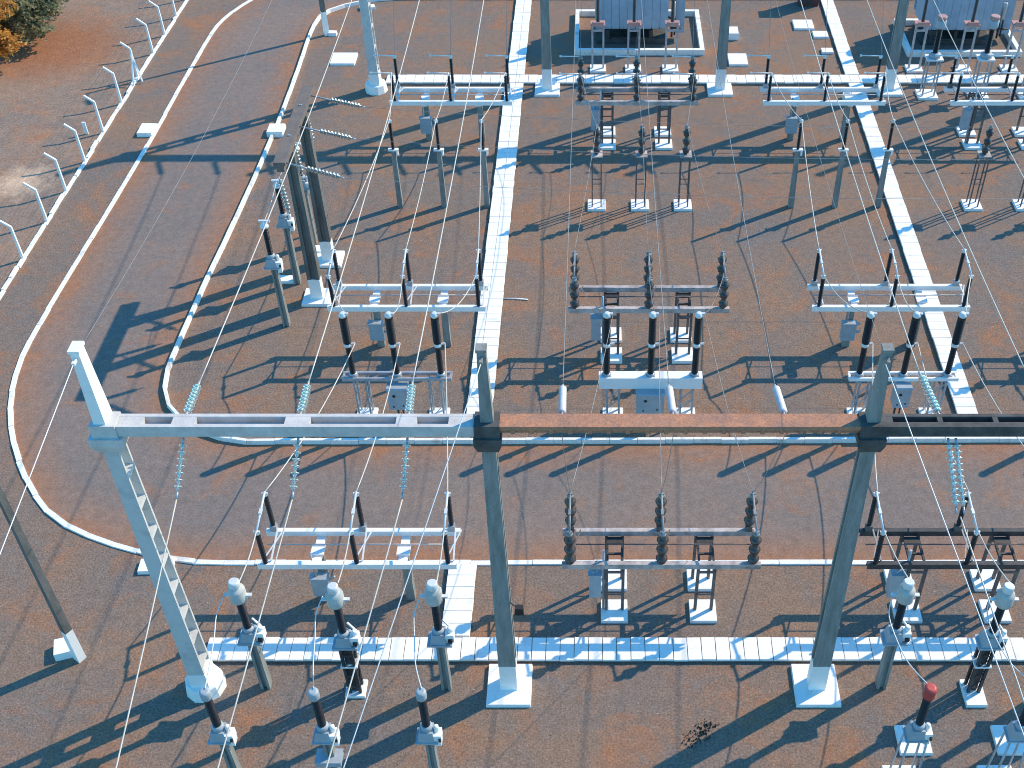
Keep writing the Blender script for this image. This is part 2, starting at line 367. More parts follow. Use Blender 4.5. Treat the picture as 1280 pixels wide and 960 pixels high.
# ------------------------------------------------------------------ gantries
def column_meshes(kind, H, w0, w1, d0, d1):
    """tapered concrete post; 'open' = two chords with rungs, 'solid' = recessed sides"""
    b = MB()
    if kind == 'open':
        c0, c1 = .075, .065
        for sgn in (-1, 1):
            y0, y1 = sgn * d0 / 2, sgn * d1 / 2
            a0, a1 = sorted((y0, y0 - sgn * c0)); A0, A1 = sorted((y1, y1 - sgn * c1))
            b.taper(-w0 / 2, w0 / 2, a0, a1, 0, -w1 / 2, w1 / 2, A0, A1, H)
        z = 1.25
        while z < H - .3:
            t = z / H; wy = (d0 + (d1 - d0) * t) / 2 - .055; wx = (w0 + (w1 - w0) * t) / 2 - .012
            b.box(-wx, wx, -wy, wy, z, z + .13); z += 1.12
        b.taper(-w0 / 2 + .02, w0 / 2 - .02, -d0 / 2 + .14, d0 / 2 - .14, 0, -w0 / 2 + .03, w0 / 2 - .03, -d0 / 2 + .14, d0 / 2 - .14, 1.0)
    else:
        fl = .11
        for s in (-1, 1):
            a = sorted((s * d0 / 2, s * (d0 / 2 - fl))); A = sorted((s * d1 / 2, s * (d1 / 2 - fl * .8)))
            b.taper(-w0 / 2, w0 / 2, a[0], a[1], 1.29, -w1 / 2, w1 / 2, A[0], A[1], H)
        b.taper(-w0 / 2 + .06, w0 / 2 - .06, -d0 / 2 + fl, d0 / 2 - fl, 1.29, -w1 / 2 + .05, w1 / 2 - .05, -d1 / 2 + fl * .8, d1 / 2 - fl * .8, H)
    return b
def capital(kind):
    b = MB()
    k = 1.0 if kind == 'big' else .82
    b.taper(-.3 * k, .3 * k, -.28, .28, 10.08, -.4 * k, .4 * k, -.33, .33, 10.3)
    b.box(-.4 * k, .4 * k, -.33, .33, 10.3, 10.52)
    b.box(-.3, .3, -.26, .26, 10.52, 10.9)
    return b
def mast():
    b = MB(); b.taper(-.155, .155, -.15, .15, 10.9, -.1, .1, -.1, .1, 13.0); b.box(-.125, .125, -.125, .125, 13.0, 13.08)
    b.bar((0, -.12, 12.85), (0, -.3, 12.85), .07); return b
def beam_open(x0, x1, blocks, m, t, name='beam'):
    b = MB()
    f_ = -.125 if m == 'conc_light' else -.06
    b.box(x0, x1, -.225, f_, 10.54, 10.86); b.box(x0, x1, .125, .225, 10.54, 10.86)
    b.box(x0, x1, f_, .125, 10.62, 10.68)
    for a, c in blocks: b.box(a, c, f_, .125, 10.68, 10.857)
    return b.build(name, m, t)
def beam_solid(x0, x1, t):
    b = MB(); b.box(x0, x1, -.225, .225, 10.74, 10.86); b.box(x0, x1, -.12, .12, 10.57, 10.74)
    k = x0 + .25
    while k < x1 - .2: b.box(k, k + .1, -.19, .19, 10.59, 10.738); k += .45
    return b.build('beam', 'rust', t)

XC = [-11.5, -2.55, 6.48, 15.3, 24.3]
def gantry(Y, label, front):
    t = thing('gantry', label, 'gantry', (0, Y, 0))
    me_cap = capital('x')
    mastm = mast()
    light = mat_light = 'conc_light'
    solid = column_meshes('solid', 10.1, .5, .34, .42, .32)
    solid_me = solid.mesh('column', 'conc')
    open_me = column_meshes('open', 10.1, .5, .36, .66, .5).mesh('column', 'oldwhite')
    foot_me = MB().taper(-.25, .25, -.21, .21, .1, -.238, .238, -.203, .203, 1.29).mesh('painted_foot', 'white')
    pad_me = MB().taper(-.66, .66, -.72, .72, -.05, -.64, .64, -.7, .7, .13).mesh('footing', 'whitecover')
    ring = MB().lathe((0, 0, 0), [(.6, -.05), (.58, .1), (.54, .42), (.5, .46), (.42, .46)], 10, smooth=False)
    ring_me = ring.mesh('footing', 'whitecover')
    ofoot_me = MB().taper(-.262, .262, -.342, .342, .44, -.257, .257, -.336, .336, 1.05).mesh('painted_foot', 'white')
    capl = capital('big').mesh('capital', 'conc_light'); capg = me_cap.mesh('capital', 'conc_dark' if front else 'conc')
    mb = MB(); mb.taper(-.14, .14, -.24, .24, 10.9, -.1, .1, -.16, .16, 13.0); mb.box(-.13, .13, -.19, .19, 13.0, 13.08); mb.bar((0, -.2, 12.85), (0, -.36, 12.85), .07)
    ml = mb.mesh('lightning_mast', 'white'); mg = mastm.mesh('lightning_mast', 'conc')
    for i, x in enumerate(XC):
        if i == 0:
            part('column', open_me, t, (x, 0, 0)); part('painted_foot', ofoot_me, t, (x, 0, 0)); part('footing', ring_me, t, (x, 0, 0))
            part('capital', capl, t, (x, 0, 0)); part('lightning_mast', ml, t, (x - .05, .05, 0))
        else:
            part('column', solid_me, t, (x, 0, 0)); part('painted_foot', foot_me, t, (x, 0, 0)); part('footing', pad_me, t, (x, 0, 0))
            part('capital', capg, t, (x, 0, 0)); part('lightning_mast', mg, t, (x, 0.03, 0))
    e = .3
    beam_open(XC[0] + e, XC[1] - e, [(XC[0] + e, -10.6), (-9.92, -9.38), (-7.28, -6.7), (-4.68, -4.2), (-3.45, XC[1] - e)], 'conc_light', t)
    beam_solid(XC[1] + e, XC[2] - e, t)
    beam_open(XC[2] + e, XC[3] - e, [(XC[2] + e, 6.95), (8.0, 8.12), (9.3, 9.42), (10.6, 10.72), (11.9, 12.02), (13.2, 13.32), (14.7, XC[3] - e)], 'conc_dark', t)
    beam_solid(XC[3] + e, XC[4] - e, t)
    return t
gantry(20.06, 'front concrete gantry, its white left beam and rusty middle beam high above the road', True)
gantry(56.5, 'rear concrete gantry whose column feet stand along the rear trench', False)

# side portal carrying the cross bus
t = thing('bus_portal', 'two-legged concrete portal left of the left bay, topped by a brown beam', 'portal', (-11.45, 40.05, 0))
cm = MB()
cm.taper(-.24, .24, -.2, .2, .1, -.235, .235, -.196, .196, 1.1)
pf = cm.mesh('painted_foot', 'white')
pc = MB().taper(-.25, -.1, -.2, .2, 1.1, -.19, -.07, -.16, .16, 7.0).taper(.1, .25, -.2, .2, 1.1, .07, .19, -.16, .16, 7.0).taper(-.1, .1, -.12, .12, 1.1, -.07, .07, -.1, .1, 7.0).mesh('column', 'portalconc')
pp = MB().taper(-.6, .6, -.56, .56, -.05, -.58, .58, -.54, .54, .13).mesh('footing', 'whitecover')
for y in (-1.33, 1.33):
    part('column', pc, t, (0, y, 0)); part('painted_foot', pf, t, (0, y, 0)); part('footing', pp, t, (0, y, 0))
MB().box(-.22, .22, -2.9, 2.9, 7.26, 7.4).box(-.14, .14, -2.88, 2.88, 7.0, 7.26).build('beam', 'brownconc', t)
for y in (-1.0, 1.3): MB().box(-.05, .05, y - .03, y + .03, 7.4, 7.44).build('lug', 'galv', t)

# ------------------------------------------------------------------ insulator shapes
def slim_profile(L, rc, rs, n):
    pr = [(rc * 1.25, 0), (rc * 1.25, .05), (rc, .055)]; p = (L - .11) / n
    for k in range(n):
        z = .055 + k * p; pr += [(rc, z + p * .2), (rs, z + p * .45), (rs * .96, z + p * .6), (rc, z + p * .75)]
    return pr + [(rc * 1.25, L - .05), (rc * 1.25, L)]
SLIM = MB().lathe((0, 0, 0), slim_profile(1.3, .052, .08, 16), 10).mesh('insulator', 'porcelain')
SLIM_TOP = MB().lathe((0, 0, 0), [(.07, 0), (.07, .06), (.045, .07), (.045, .14), (.02, .16)], 8).bar((-.09, 0, .1), (.09, 0, .1), .05).mesh('terminal', 'alu')
def cap_pin(n, h, r):
    pr = []
    for k in range(n):
        z = k * h; pr += [(.075, z), (.075, z + h * .12), (r * .78, z + h * .2), (r * .8, z + h * .26), (.1, z + h * .38), (r, z + h * .5), (r * .98, z + h * .57), (r * .6, z + h * .72), (.085, z + h * .78), (.085, z + h * .97)]
    return pr + [(.05, n * h)]
STACK = MB().lathe((0, 0, 0), cap_pin(3, .42, .18), 14).mesh('insulator', 'porcelain_grey')
STACK_TOP = MB().lathe((0, 0, 0), [(.1, 0), (.1, .06), (.05, .07), (.05, .16)], 8).bar((-.08, 0, .12), (.08, 0, .12), .06).mesh('terminal', 'wire_dull')

# ------------------------------------------------------------------ disconnectors
def disconnector(label, loc, style, legs, opened, pitch=2.72):
    """three-phase disconnector on two long beams; front beam at y=-.65, rear at +.65"""
    t = thing('disconnector', label, 'disconnector', loc, 'three-pole disconnectors')
    white = style == 'white'
    bm = {'white': 'white', 'rusty': 'palesteel', 'dark': 'darksteel'}[style]
    hl = pitch + .25
    bb = MB().box(-hl, hl, -.075, .075, 2.42, 2.45).box(-hl, hl, -.075, -.06, 2.24, 2.42).box(-hl, hl, .06, .075, 2.24, 2.42).mesh('beam', bm)
    for y in (-.65, .65): part('beam', bb, t, (0, y, 0))
    lm = {'white': 'conc', 'rusty': 'rustysteel', 'dark': 'rustysteel'}[style]
    if legs == 'steel':
        for sx in (-1.38, 1.38):
            for y in (-.62, .62):
                lg = MB()
                for dx in (-.25, .25):
                    lg.box(sx + dx - .045, sx + dx + .045, y - .012, y + .012, .13, 2.24).box(sx + dx - .045, sx + dx - .03, y + .012, y + .075, .13, 2.24)
                lg.box(sx - .25, sx + .25, y - .035, y - .014, 1.95, 2.06).box(sx - .25, sx + .25, y - .03, y - .014, .9, .96)
                lg.build('leg', lm, t)
            MB().box(sx - .25, sx + .25, .3, .56, 2.17, 2.23).box(sx - .25, sx - .19, -.56, .3, 2.12, 2.22).box(sx + .19, sx + .25, -.56, .3, 2.12, 2.22).box(sx - .19, sx + .19, -.1, -.04, 2.14, 2.2).box(sx - .25, sx + .25, -.56, -.42, 2.225, 2.235).build('tie_frame', 'darksteel', t)
            for y in (-.62, .62):
                MB().taper(sx - .42, sx + .42, y - .42, y + .42, -.05, sx - .41, sx + .41, y - .41, y + .41, .13).build('footing', 'whitecover', t)
    else:
        for sx in (-1.3, 1.3):
            MB().taper(sx - .14, sx + .14, -.14, .14, -.02, sx - .11, sx + .11, -.11, .11, 2.1).build('leg', 'conc', t)
            MB().box(sx - .13, sx + .13, -.57, .57, 2.1, 2.235).box(sx - .2, sx + .2, -.2, .2, 2.238, 2.3).build('bracket', 'white', t)
    im, tm = (STACK, STACK_TOP) if style == 'rusty' else (SLIM, SLIM_TOP)
    L = 1.26 if style == 'rusty' else 1.3
    blade_m = 'wire_dull' if style == 'rusty' else 'alu'
    for k in (-1, 0, 1):
        for y, z in ((-.65, 2.45), (.65, 2.45)):
            if y > 0:
                MB().box(k * pitch - .1, k * pitch + .1, y - .09, y + .09, 2.452, 2.68).build('pedestal', 'galv' if white else 'rustysteel', t)
                z = 2.68
            io = part('insulator', im, t, (k * pitch, y, z))
            part('terminal', tm, io, (0, 0, L))
            if opened:
                MB().tube((k * pitch, y, z + L + .12), (k * pitch - .95, y, z + L + .14), .028, 6).box(k * pitch - 1.0, k * pitch - .9, y - .03, y + .03, z + L + .1, z + L + .18).build('blade', 'alu', t)
        if not opened:
            MB().tube((k * pitch, -.68, 2.45 + L + .13), (k * pitch, .68, 2.68 + L + .13), .034, 8).cbox((k * pitch, 0, 2.45 + L + .25), (.08, .22, .08)).build('blade', blade_m, t)
        # operating links between the two beams
        MB().bar((k * pitch + .12, .6, 2.52), (k * pitch + .16, -.6, 2.5), .045).bar((k * pitch + .3, .6, 2.5), (k * pitch - .05, -.55, 2.52), .035).build('link_rod', 'alu' if white else ('rustysteel' if style == 'rusty' else 'wire_dull'), t)
    MB().tube((-hl + .1, .16, 2.34), (hl - .1, .16, 2.34), .022, 6).build('drive_rod', 'galv' if white else 'rustysteel', t)
    if legs == 'steel':
        c = MB().box(-2.16, -1.8, -.78, -.4, .95, 2.0).box(-2.19, -1.77, -.81, -.37, 2.0, 2.03); c.build('mechanism_box', 'cabinet', t)
        MB().tube((-1.72, -.55, .14), (-1.72, -.55, 2.9), .04, 8).tube((-1.95, -.6, 2.03), (-1.95, -.6, 2.45), .03, 6).build('drive_pipe', 'galv', t)
    else:
        MB().box(-1.62, -1.08, -.42, -.16, .55, 1.35).box(-1.65, -1.05, -.45, -.14, 1.35, 1.38).build('mechanism_box', 'cabinet', t)
        MB().tube((-1.45, -.3, 1.38), (-1.45, -.3, 2.42), .03, 6).bar((-1.05, -.3, .9), (-.88, -.3, .95), .08).bar((-1.05, -.25, 1.2), (-.9, -.25, 1.32), .06).build('drive_pipe', 'galv', t)
    return t
disconnector('white disconnector with slim brown posts in the left bay, front one beside the outer kerb', (-7.13, 23.37, 0), 'white', 'post', False)
disconnector('rusty disconnector with stacked grey insulators on white footings in front of the road', (1.95, 23.37, 0), 'rusty', 'steel', False)
disconnector('dark-beamed disconnector with slim brown posts right of the front right column', (11.06, 23.37, 0), 'dark', 'steel', False)
disconnector('white disconnector just behind the left bay circuit breaker, beside the long trench', (-7.13, 35.75, 0), 'white', 'post', False)
disconnector('rusty disconnector with stacked insulators right behind the middle circuit breaker', (1.98, 35.65, 0), 'rusty', 'steel', False, 2.78)
disconnector('white disconnector straddling the right trench behind the right breaker', (11.1, 35.75, 0), 'white', 'post', False)
disconnector('white open disconnector, arms swung sideways, at the rear of the left bay', (-6.9, 51.5, 0), 'white', 'post', True, 2.66)
disconnector('dark stacked-insulator disconnector just in front of the first transformer', (1.93, 51.5, 0), 'rusty', 'steel', True, 2.66)
disconnector('white open disconnector, arms swung sideways, crossing the right trench near the rear', (10.85, 51.5, 0), 'white', 'post', True, 2.66)
disconnector('white-beamed open disconnector on steel legs at the rear right, below the second transformer', (19.75, 51.5, 0), 'dark', 'steel', True, 2.66)
for o in list(bpy.data.objects):
    if o.parent and o.name.startswith('beam') and o.parent.get('label', '').startswith('white-beamed'):
        o.data = o.data.copy(); o.data.materials[0] = M['white']
disconnector('rusty disconnector of the far right bay at the right edge', (20.1, 23.37, 0), 'dark', 'steel', False)
disconnector('rusty stacked-insulator disconnector of the far right bay beyond the frame edge', (20.1, 35.65, 0), 'rusty', 'steel', False, 2.78)

# ------------------------------------------------------------------ circuit breakers
def breaker(label, loc, kind):
    t = thing('circuit_breaker', label, 'circuit breaker', loc, 'three-pole circuit breakers')
    p = 1.57; z0 = 2.0
    if kind == 'middle':
        MB().box(-1.85, 1.85, -.2, .2, 1.88, 2.0).box(-1.85, 1.85, -.2, -.17, 1.5, 1.88).box(-1.85, 1.85, .17, .2, 1.5, 1.88).build('beam', 'white', t)
    else:
        MB().box(-1.95, 1.95, -.2, -.12, 1.86, 2.0).box(-1.95, 1.95, .12, .2, 1.86, 2.0).box(-1.95, -1.87, -.12, .12, 1.88, 1.98).box(1.87, 1.95, -.12, .12, 1.88, 1.98).build('beam', 'white' if kind == 'right' else 'galv', t)
    for k in (-1, 0, 1):
        x = k * p
        MB().box(x - .16, x + .16, -.119, .119, 1.9, 2.03).lathe((x, 0, 2.03), [(.15, 0), (.15, .06), (.1, .08)], 10).build('pole_base', 'galv', t)
        rl, ru = (.12, .135) if kind == 'middle' else (.11, .15)
        MB().lathe((x, 0, 2.08), slim_profile(1.25, rl * .75, rl, 14), 12).build('support_insulator', 'porcelain', t)
        MB().lathe((x, 0, 3.33), [(rl, 0), (.135, .02), (.135, .09), (.11, .11), (.11, .17)], 12).bar((x, 0, 3.42), (x + .26, 0, 3.46), .06).build('flange', 'alu', t)
        MB().lathe((x, 0, 3.5), slim_profile(1.15, ru * .75, ru, 12), 12).build('interrupter', 'porcelain', t)
        MB().lathe((x, 0, 4.65), [(.12, 0), (.14, .03), (.14, .1), (.1, .13), (.1, .16), (.05, .17)], 12).bar((x - .05, 0, 4.78), (x + .2, 0, 4.78), .07).build('cap', 'alu', t)
    for sx in (-1.33, 1.33):
        b = MB(); w = .21
        for dx in (-w, w):
            for dy in (-w, w): b.box(sx + dx - .03, sx + dx + .03, dy - .03, dy + .03, .1, 1.86 if kind != 'middle' else 1.5)
        zt = 1.84 if kind != 'middle' else 1.48
        for i in range(3):
            za, zb = .15 + i * (zt - .15) / 3, .15 + (i + 1) * (zt - .15) / 3
            for s in (-1, 1):
                b.bar((sx - w * s, -w - .035, za), (sx + w * s, -w - .035, zb), .035, .012) if s > 0 else b.bar((sx - w, w + .035, za), (sx + w, w + .035, zb), .035, .012)
                b.bar((sx + w * s + .036 * s, -w, za), (sx + w * s + .036 * s, w, zb), .012, .035)
        b.build('leg', 'galv', t)
        MB().taper(sx - .38, sx + .38, -.33, .33, -.05, sx - .37, sx + .37, -.32, .32, .1).build('footing', 'whitecover', t)
    cw, z0c, z1c = {'left': (.36, .75, 1.72), 'middle': (.5, .55, 1.45), 'right': (.28, .85, 1.75)}[kind]
    cb = MB().box(-cw, cw, -.5, -.02, z0c, z1c).taper(-cw - .03, cw + .03, -.54, .02, z1c, -cw, cw, -.5, -.02, z1c + .06).build('control_cabinet', 'cabinet', t)
    MB().lathe((-cw * .35, -.503, (z0c + z1c) / 2 + .18), [(.055, 0), (.055, .02)], 12, (0, -1, 0)).cbox((cw * .5, -.51, z0c + .2), (.05, .02, .05)).cbox((-cw * .5, -.51, z0c + .15), (.05, .02, .05)).build('gauge', 'black', cb)
    MB().tube((-.1, -.25, .05), (-.1, -.25, z0c), .04, 8).tube((.08, -.25, .05), (.08, -.25, z0c), .03, 8).build('cable_conduit', 'darksteel', t)
    return t
breaker('circuit breaker with three tall brown poles behind the white left gantry beam', (-7.1, 31.7, 0), 'left')
breaker('circuit breaker on a broad white beam with blue-grey cabinet behind the rusty gantry beam', (1.95, 31.7, 0), 'middle')
breaker('circuit breaker with white caps standing against the long right trench', (10.97, 31.7, 0), 'right')
breaker('circuit breaker of the far right bay at the frame edge', (20.1, 31.7, 0), 'middle')

# ------------------------------------------------------------------ post insulators between the disconnectors
def post_unit(label, loc, kind, first={}):
    if kind in first: return dup(first[kind], loc, label)
    t = thing('post_insulator', label, 'post insulator', loc, 'bus post insulators')
    if kind == 'pole':
        MB().taper(-.12, .12, -.12, .12, -.02, -.09, .09, -.09, .09, 2.92).build('pole', 'conc', t)
        MB().box(-.22, .22, -.1, .1, 2.92, 2.98).box(.12, .2, -.1, .1, 2.7, 2.92).build('bracket', 'white', t)
        io = part('insulator', SLIM, t, (0, 0, 2.98)); part('terminal', SLIM_TOP, io, (0, 0, 1.3))
    else:
        b = MB()
        for dx in (-.2, .2):
            for dy in (-.2, .2): b.box(dx - .025, dx + .025, dy - .025, dy + .025, .12, 2.68)
        b.box(-.2, .2, -.215, -.185, 1.3, 1.34).box(-.2, .2, .185, .215, 1.3, 1.34)
        b.build('stand', 'rustysteel', t)
        MB().taper(-.42, .42, -.42, .42, -.05, -.4, .4, -.4, .4, .12).build('footing', 'whitecover', t)
        MB().box(-.26, .26, -.26, .26, 2.68, 2.75).build('top_plate', 'palesteel', t)
        io = part('insulator', STACK, t, (0, 0, 2.75)); part('terminal', STACK_TOP, io, (0, 0, 1.26))
    first[kind] = t; return t
for nm, xs, kind in (('left bay', (-8.9, -6.9, -4.95), 'pole'), ('middle bay', (.03, 2.0, 3.95), 'stand'), ('right bay', (8.86, 10.86, 12.82), 'pole'), ('far right bay', (17.1, 19.45, 21.8), 'stand')):
    for x, w in zip(xs, ('left', 'middle', 'right')):
        d = 'slim post insulator on a concrete pole' if kind == 'pole' else 'stacked insulator on a thin steel stand'
        post_unit(f'{d}, {w} one of three across the {nm}', (x, 45.55, 0), kind)

# ------------------------------------------------------------------ instrument transformers
def ct(label, loc, lattice):
    t = thing('current_transformer', label, 'current transformer', loc, 'current transformers with round heads')
    if not lattice:
        b = MB(); b.taper(-.14, -.06, -.14, .14, -.02, -.12, -.05, -.12, .12, 2.3).taper(.06, .14, -.14, .14, -.02, .05, .12, -.12, .12, 2.3).taper(-.06, .06, -.07, .07, -.02, -.05, .05, -.06, .06, 2.3)
        b.build('pole', 'conc', t)
    else:
        b = MB()
        for dx in (-.15, .15):
            for dy in (-.15, .15): b.box(dx - .04, dx + .04, dy - .04, dy + .04, .1, 2.3)
        for z in (.4, .9, 1.4, 1.9): b.box(-.15, .15, -.2, -.19, z, z + .05).bar((-.15, -.195, z), (.15, -.195, z + .45), .03, .01).bar((.195, -.15, z), (.195, .15, z + .45), .01, .03)
        b.box(-.1, .1, -.1, .1, .1, 2.3)
        b.build('pole', 'darksteel', t); MB().box(-.24, .24, -.22, .22, 1.38, 1.44).build('bracket', 'white', t)
        MB().taper(-.3, .3, -.3, .3, -.05, -.29, .29, -.29, .29, .1).build('footing', 'whitecover', t)
    MB().box(-.34, .36, -.26, .26, 2.3, 2.37).build('platform', 'cabinet', t)
    b = MB().taper(-.26, .2, -.22, .22, 2.37, -.18, .17, -.17, .17, 2.72); b.lathe((0, 0, 2.72), [(.16, 0), (.16, .1), (.12, .14)], 12)
    tk = b.build('base_tank', 'cabinet', t)
    MB().box(.18, .42, -.16, .12, 2.4, 2.72).lathe((.32, 0, 2.72), [(.08, 0), (.08, .14), (.04, .16)], 10).bar((.3, .1, 2.8), (.12, .14, 3.05), .05).build('terminal_box', 'white', tk)
    MB().box(.26, .38, -.22, -.16, 2.44, 2.56).build('junction', 'black', tk)
    MB().lathe((0, 0, 2.86), slim_profile(1.15, .08, .115, 16), 12).build('insulator', 'porcelain', t)
    hd = MB().lathe((0, 0, 4.01), [(.13, 0), (.19, .05), (.235, .1), (.24, .16), (.24, .48), (.21, .55), (.15, .6), (.14, .62)], 20).build('head', 'cream', t)
    MB().lathe((0, 0, 4.63), [(.14, 0), (.15, .02), (.15, .2), (.12, .24)], 16).build('bellows_cap', 'alu', hd)
    MB().bar((-.38, 0, 4.28), (.38, 0, 4.28), .1, .05).build('terminal', 'alu', hd)
    return t
a = ct('round-headed current transformer right of the front left column foot, on a concrete pole', (-9.73, 20.1, 0), False)
b_ = ct('round-headed current transformer on a dark steel post, middle of the left bay trio', (-7.05, 19.95, 0), True)
dup(a, (-4.4, 20.05, 0), 'round-headed current transformer standing over the end of the short trench spur')
dup(a, (8.4, 20.1, 0), 'round-headed current transformer right of the front right column foot')
dup(b_, (11.05, 19.95, 0), 'round-headed current transformer by the bare footing slab near the right edge')
dup(a, (13.75, 20.1, 0), 'round-headed current transformer beyond the right edge, right of the bare footing slab')

def vt(label, loc, stand, cap, dz=0.0, first={}):
    key = (stand, cap, dz)
    if key in first: return dup(first[key], loc, label)
    t = thing('voltage_transformer', label, 'voltage transformer', loc, 'post-type voltage transformers')
    z = 2.35 + dz
    if stand == 'pole':
        MB().taper(-.13, -.05, -.13, .13, -.02, -.11, -.04, -.11, .11, z).taper(.05, .13, -.13, .13, -.02, .04, .11, -.11, .11, z).taper(-.05, .05, -.07, .07, -.02, -.04, .04, -.06, .06, z).build('pole', 'conc', t)
    else:
        b = MB()
        for dx in (-.3, .3):
            for dy in (-.25, .25): b.tube((dx, dy, .1), (dx * .8, dy * .8, z), .03, 6)
        b.build('stand', 'galv', t); MB().taper(-.48, .48, -.45, .45, -.05, -.46, .46, -.43, .43, .12).build('footing', 'whitecover', t)
    MB().box(-.33, .26, -.24, .24, z, z + .06).build('platform', 'cabinet', t)
    tk = MB().taper(-.28, .16, -.21, .21, z + .06, -.2, .14, -.17, .17, z + .42).lathe((-.02, 0, z + .42), [(.16, 0), (.16, .12), (.12, .17)], 12).build('base_tank', 'cabinet', t)
    MB().box(.14, .35, -.18, .1, z + .02, z + .3).box(.17, .33, -.15, .1, z - .2, z + .02).lathe((.22, .0, z + .3), [(.07, 0), (.07, .2), (.03, .24)], 8).build('terminal_box', 'white', tk)
    MB().box(.28, .34, -.23, -.18, z + .1, z + .2).build('junction', 'black', tk)
    MB().lathe((-.02, 0, z + .58), slim_profile(1.2, .08, .112, 16), 12).build('insulator', 'porcelain', t)
    MB().lathe((-.02, 0, z + 1.78), [(.12, 0), (.15, .02), (.16, .05), (.16, .34), (.145, .39), (.09, .41)] if cap == 'red' else [(.12, 0), (.135, .03), (.14, .08), (.14, .26), (.125, .31), (.08, .33)] if cap != 'alu' else [(.12, 0), (.16, .03), (.16, .1), (.1, .14), (.08, .3)], 16).build('cap', {'red': 'red', 'grey': 'cabinet', 'alu': 'alu'}[cap], t)
    if cap == 'alu': MB().bar((-.2, 0, z + 2.08), (.22, 0, z + 2.08), .1, .07).build('terminal', 'alu', t)
    first[key] = t; return t
vt('grey-capped transformer at the bottom edge, just below the front left column foot', (-9.8, 16.95, 0), 'pole', 'grey')
vm = vt('grey-capped transformer at the bottom edge, middle of the left bay trio', (-7.08, 16.95, 0), 'pole', 'grey')
MB().box(-.36, .3, -.3, .1, 1.35, 1.55).box(-.38, .32, -.32, .12, 1.55, 1.58).build('junction_box', 'cabinet', vm)
vt('grey-capped transformer at the bottom edge, left of the middle column footing', (-4.38, 16.95, 0), 'pole', 'grey')
vt('red-capped brown transformer on a steel stand at the bottom right', (8.42, 17.0, 0), 'stand', 'red')
vt('blue-grey transformer on a steel stand cut off by the bottom right corner', (11.08, 17.0, 0), 'stand', 'grey')
slab('pit_cover', 'white footing slab under the red-capped transformer', 'pit cover', (9.0, 18.25), (.92, .92), .12)
slab('pit_cover', 'white footing slab in shadow at the bottom right corner', 'pit cover', (11.75, 18.25), (.92, .92), .12)
vt('slim transformer with white terminal left of the portal, nearest of three in line', (-12.42, 37.0, 0), 'pole', 'alu', .55)
vt('slim transformer with white terminal left of the portal, second of three in line', (-12.5, 39.8, 0), 'pole', 'alu', .55)
vt('slim transformer left of the portal, farthest of three in line', (-12.3, 42.6, 0), 'pole', 'alu', .55)
slab('pit_cover', 'small white footing slab between the two nearer slim transformers left of the portal', 'pit cover', (-12.95, 39.95), (.75, .45), .12)
slab('pit_cover', 'small white slab behind the far portal footing', 'pit cover', (-12.05, 42.0), (.5, .5), .2)

# surge arresters on two-legged stands in front of the transformers
def arrester(label, loc, first={}):
    if 'a' in first: return dup(first['a'], loc, label)
    t = thing('surge_arrester', label, 'surge arrester', loc, 'surge arresters on stands by the transformers')
    MB().taper(-.43, .43, -.4, .4, -.05, -.42, .42, -.39, .39, .13).build('footing', 'whitecover', t)
    b = MB()
    for dx in (-.29, .29): b.box(dx - .05, dx + .05, -.05, .05, .13, 2.6)
    b.box(-.29, .29, -.03, .03, 2.2, 2.3); b.build('stand', 'galv', t)
    MB().box(-.38, .38, -.3, .3, 2.6, 2.68).box(-.3, .3, -.3, -.24, 2.68, 2.84).build('top_plate', 'pink', t)
    MB().lathe((0, 0, 2.68), slim_profile(1.5, .07, .11, 14), 10).build('insulator', 'porcelain_grey', t)
    MB().lathe((0, 0, 4.18), [(.1, 0), (.1, .06), (.03, .08), (.03, .2)], 8).build('terminal', 'alu', t)
    first['a'] = t; return t
for x, w in ((.1, 'leftmost of three before the first transformer'), (2.0, 'middle of three before the first transformer'), (4.0, 'rightmost of three before the first transformer'),
             (17.1, 'left of the second transformer trio'), (19.7, 'middle of the second transformer trio'), (22.2, 'right of the second transformer trio, at the frame edge')):
    arrester('surge arrester on a stand, ' + w, (x, 58.75, 0))
def neck(label, loc, first={}):
    if 'a' in first: return dup(first['a'], loc, label)
    t = thing('bushing_transformer', label, 'current transformer', loc, 'pink-capped transformers at the rear right')
    MB().taper(-.52, .52, -.5, .5, -.05, -.5, .5, -.48, .48, .13).build('footing', 'whitecover', t)
    b = MB()
    for dx in (-.3, .3):
        for dy in (-.25, .25): b.box(dx - .035, dx + .035, dy - .035, dy + .035, .13, 2.1)
    for z in (.7, 1.4): b.box(-.3, .3, -.27, -.23, z, z + .05)
    b.build('stand', 'galv', t)
    MB().box(-.42, .42, -.34, .34, 2.1, 2.17).build('platform', 'white', t)
    MB().lathe((0, 0, 2.17), [(.3, 0), (.3, .2), (.2, .26)], 14).build('base_tank', 'cabinet', t)
    MB().lathe((0, 0, 2.43), slim_profile(1.3, .1, .15, 14), 12).build('insulator', 'porcelain', t)
    h = MB().lathe((0, 0, 3.73), [(.17, 0), (.24, .05), (.25, .1), (.25, .42), (.2, .46)], 16).build('head', 'cabinet', t)
    MB().lathe((0, 0, 4.19), [(.22, 0), (.24, .03), (.24, .17), (.2, .2)], 16).build('cap', 'pink', h)
    first['a'] = t; return t
for x, w in ((17.2, 'left one, beside the rear right gantry column'), (19.82, 'middle one, below the second transformer'), (22.45, 'right one beyond the frame edge')):
    neck('pink-capped brown transformer on a steel stand, ' + w, (x, 55.9, 0))

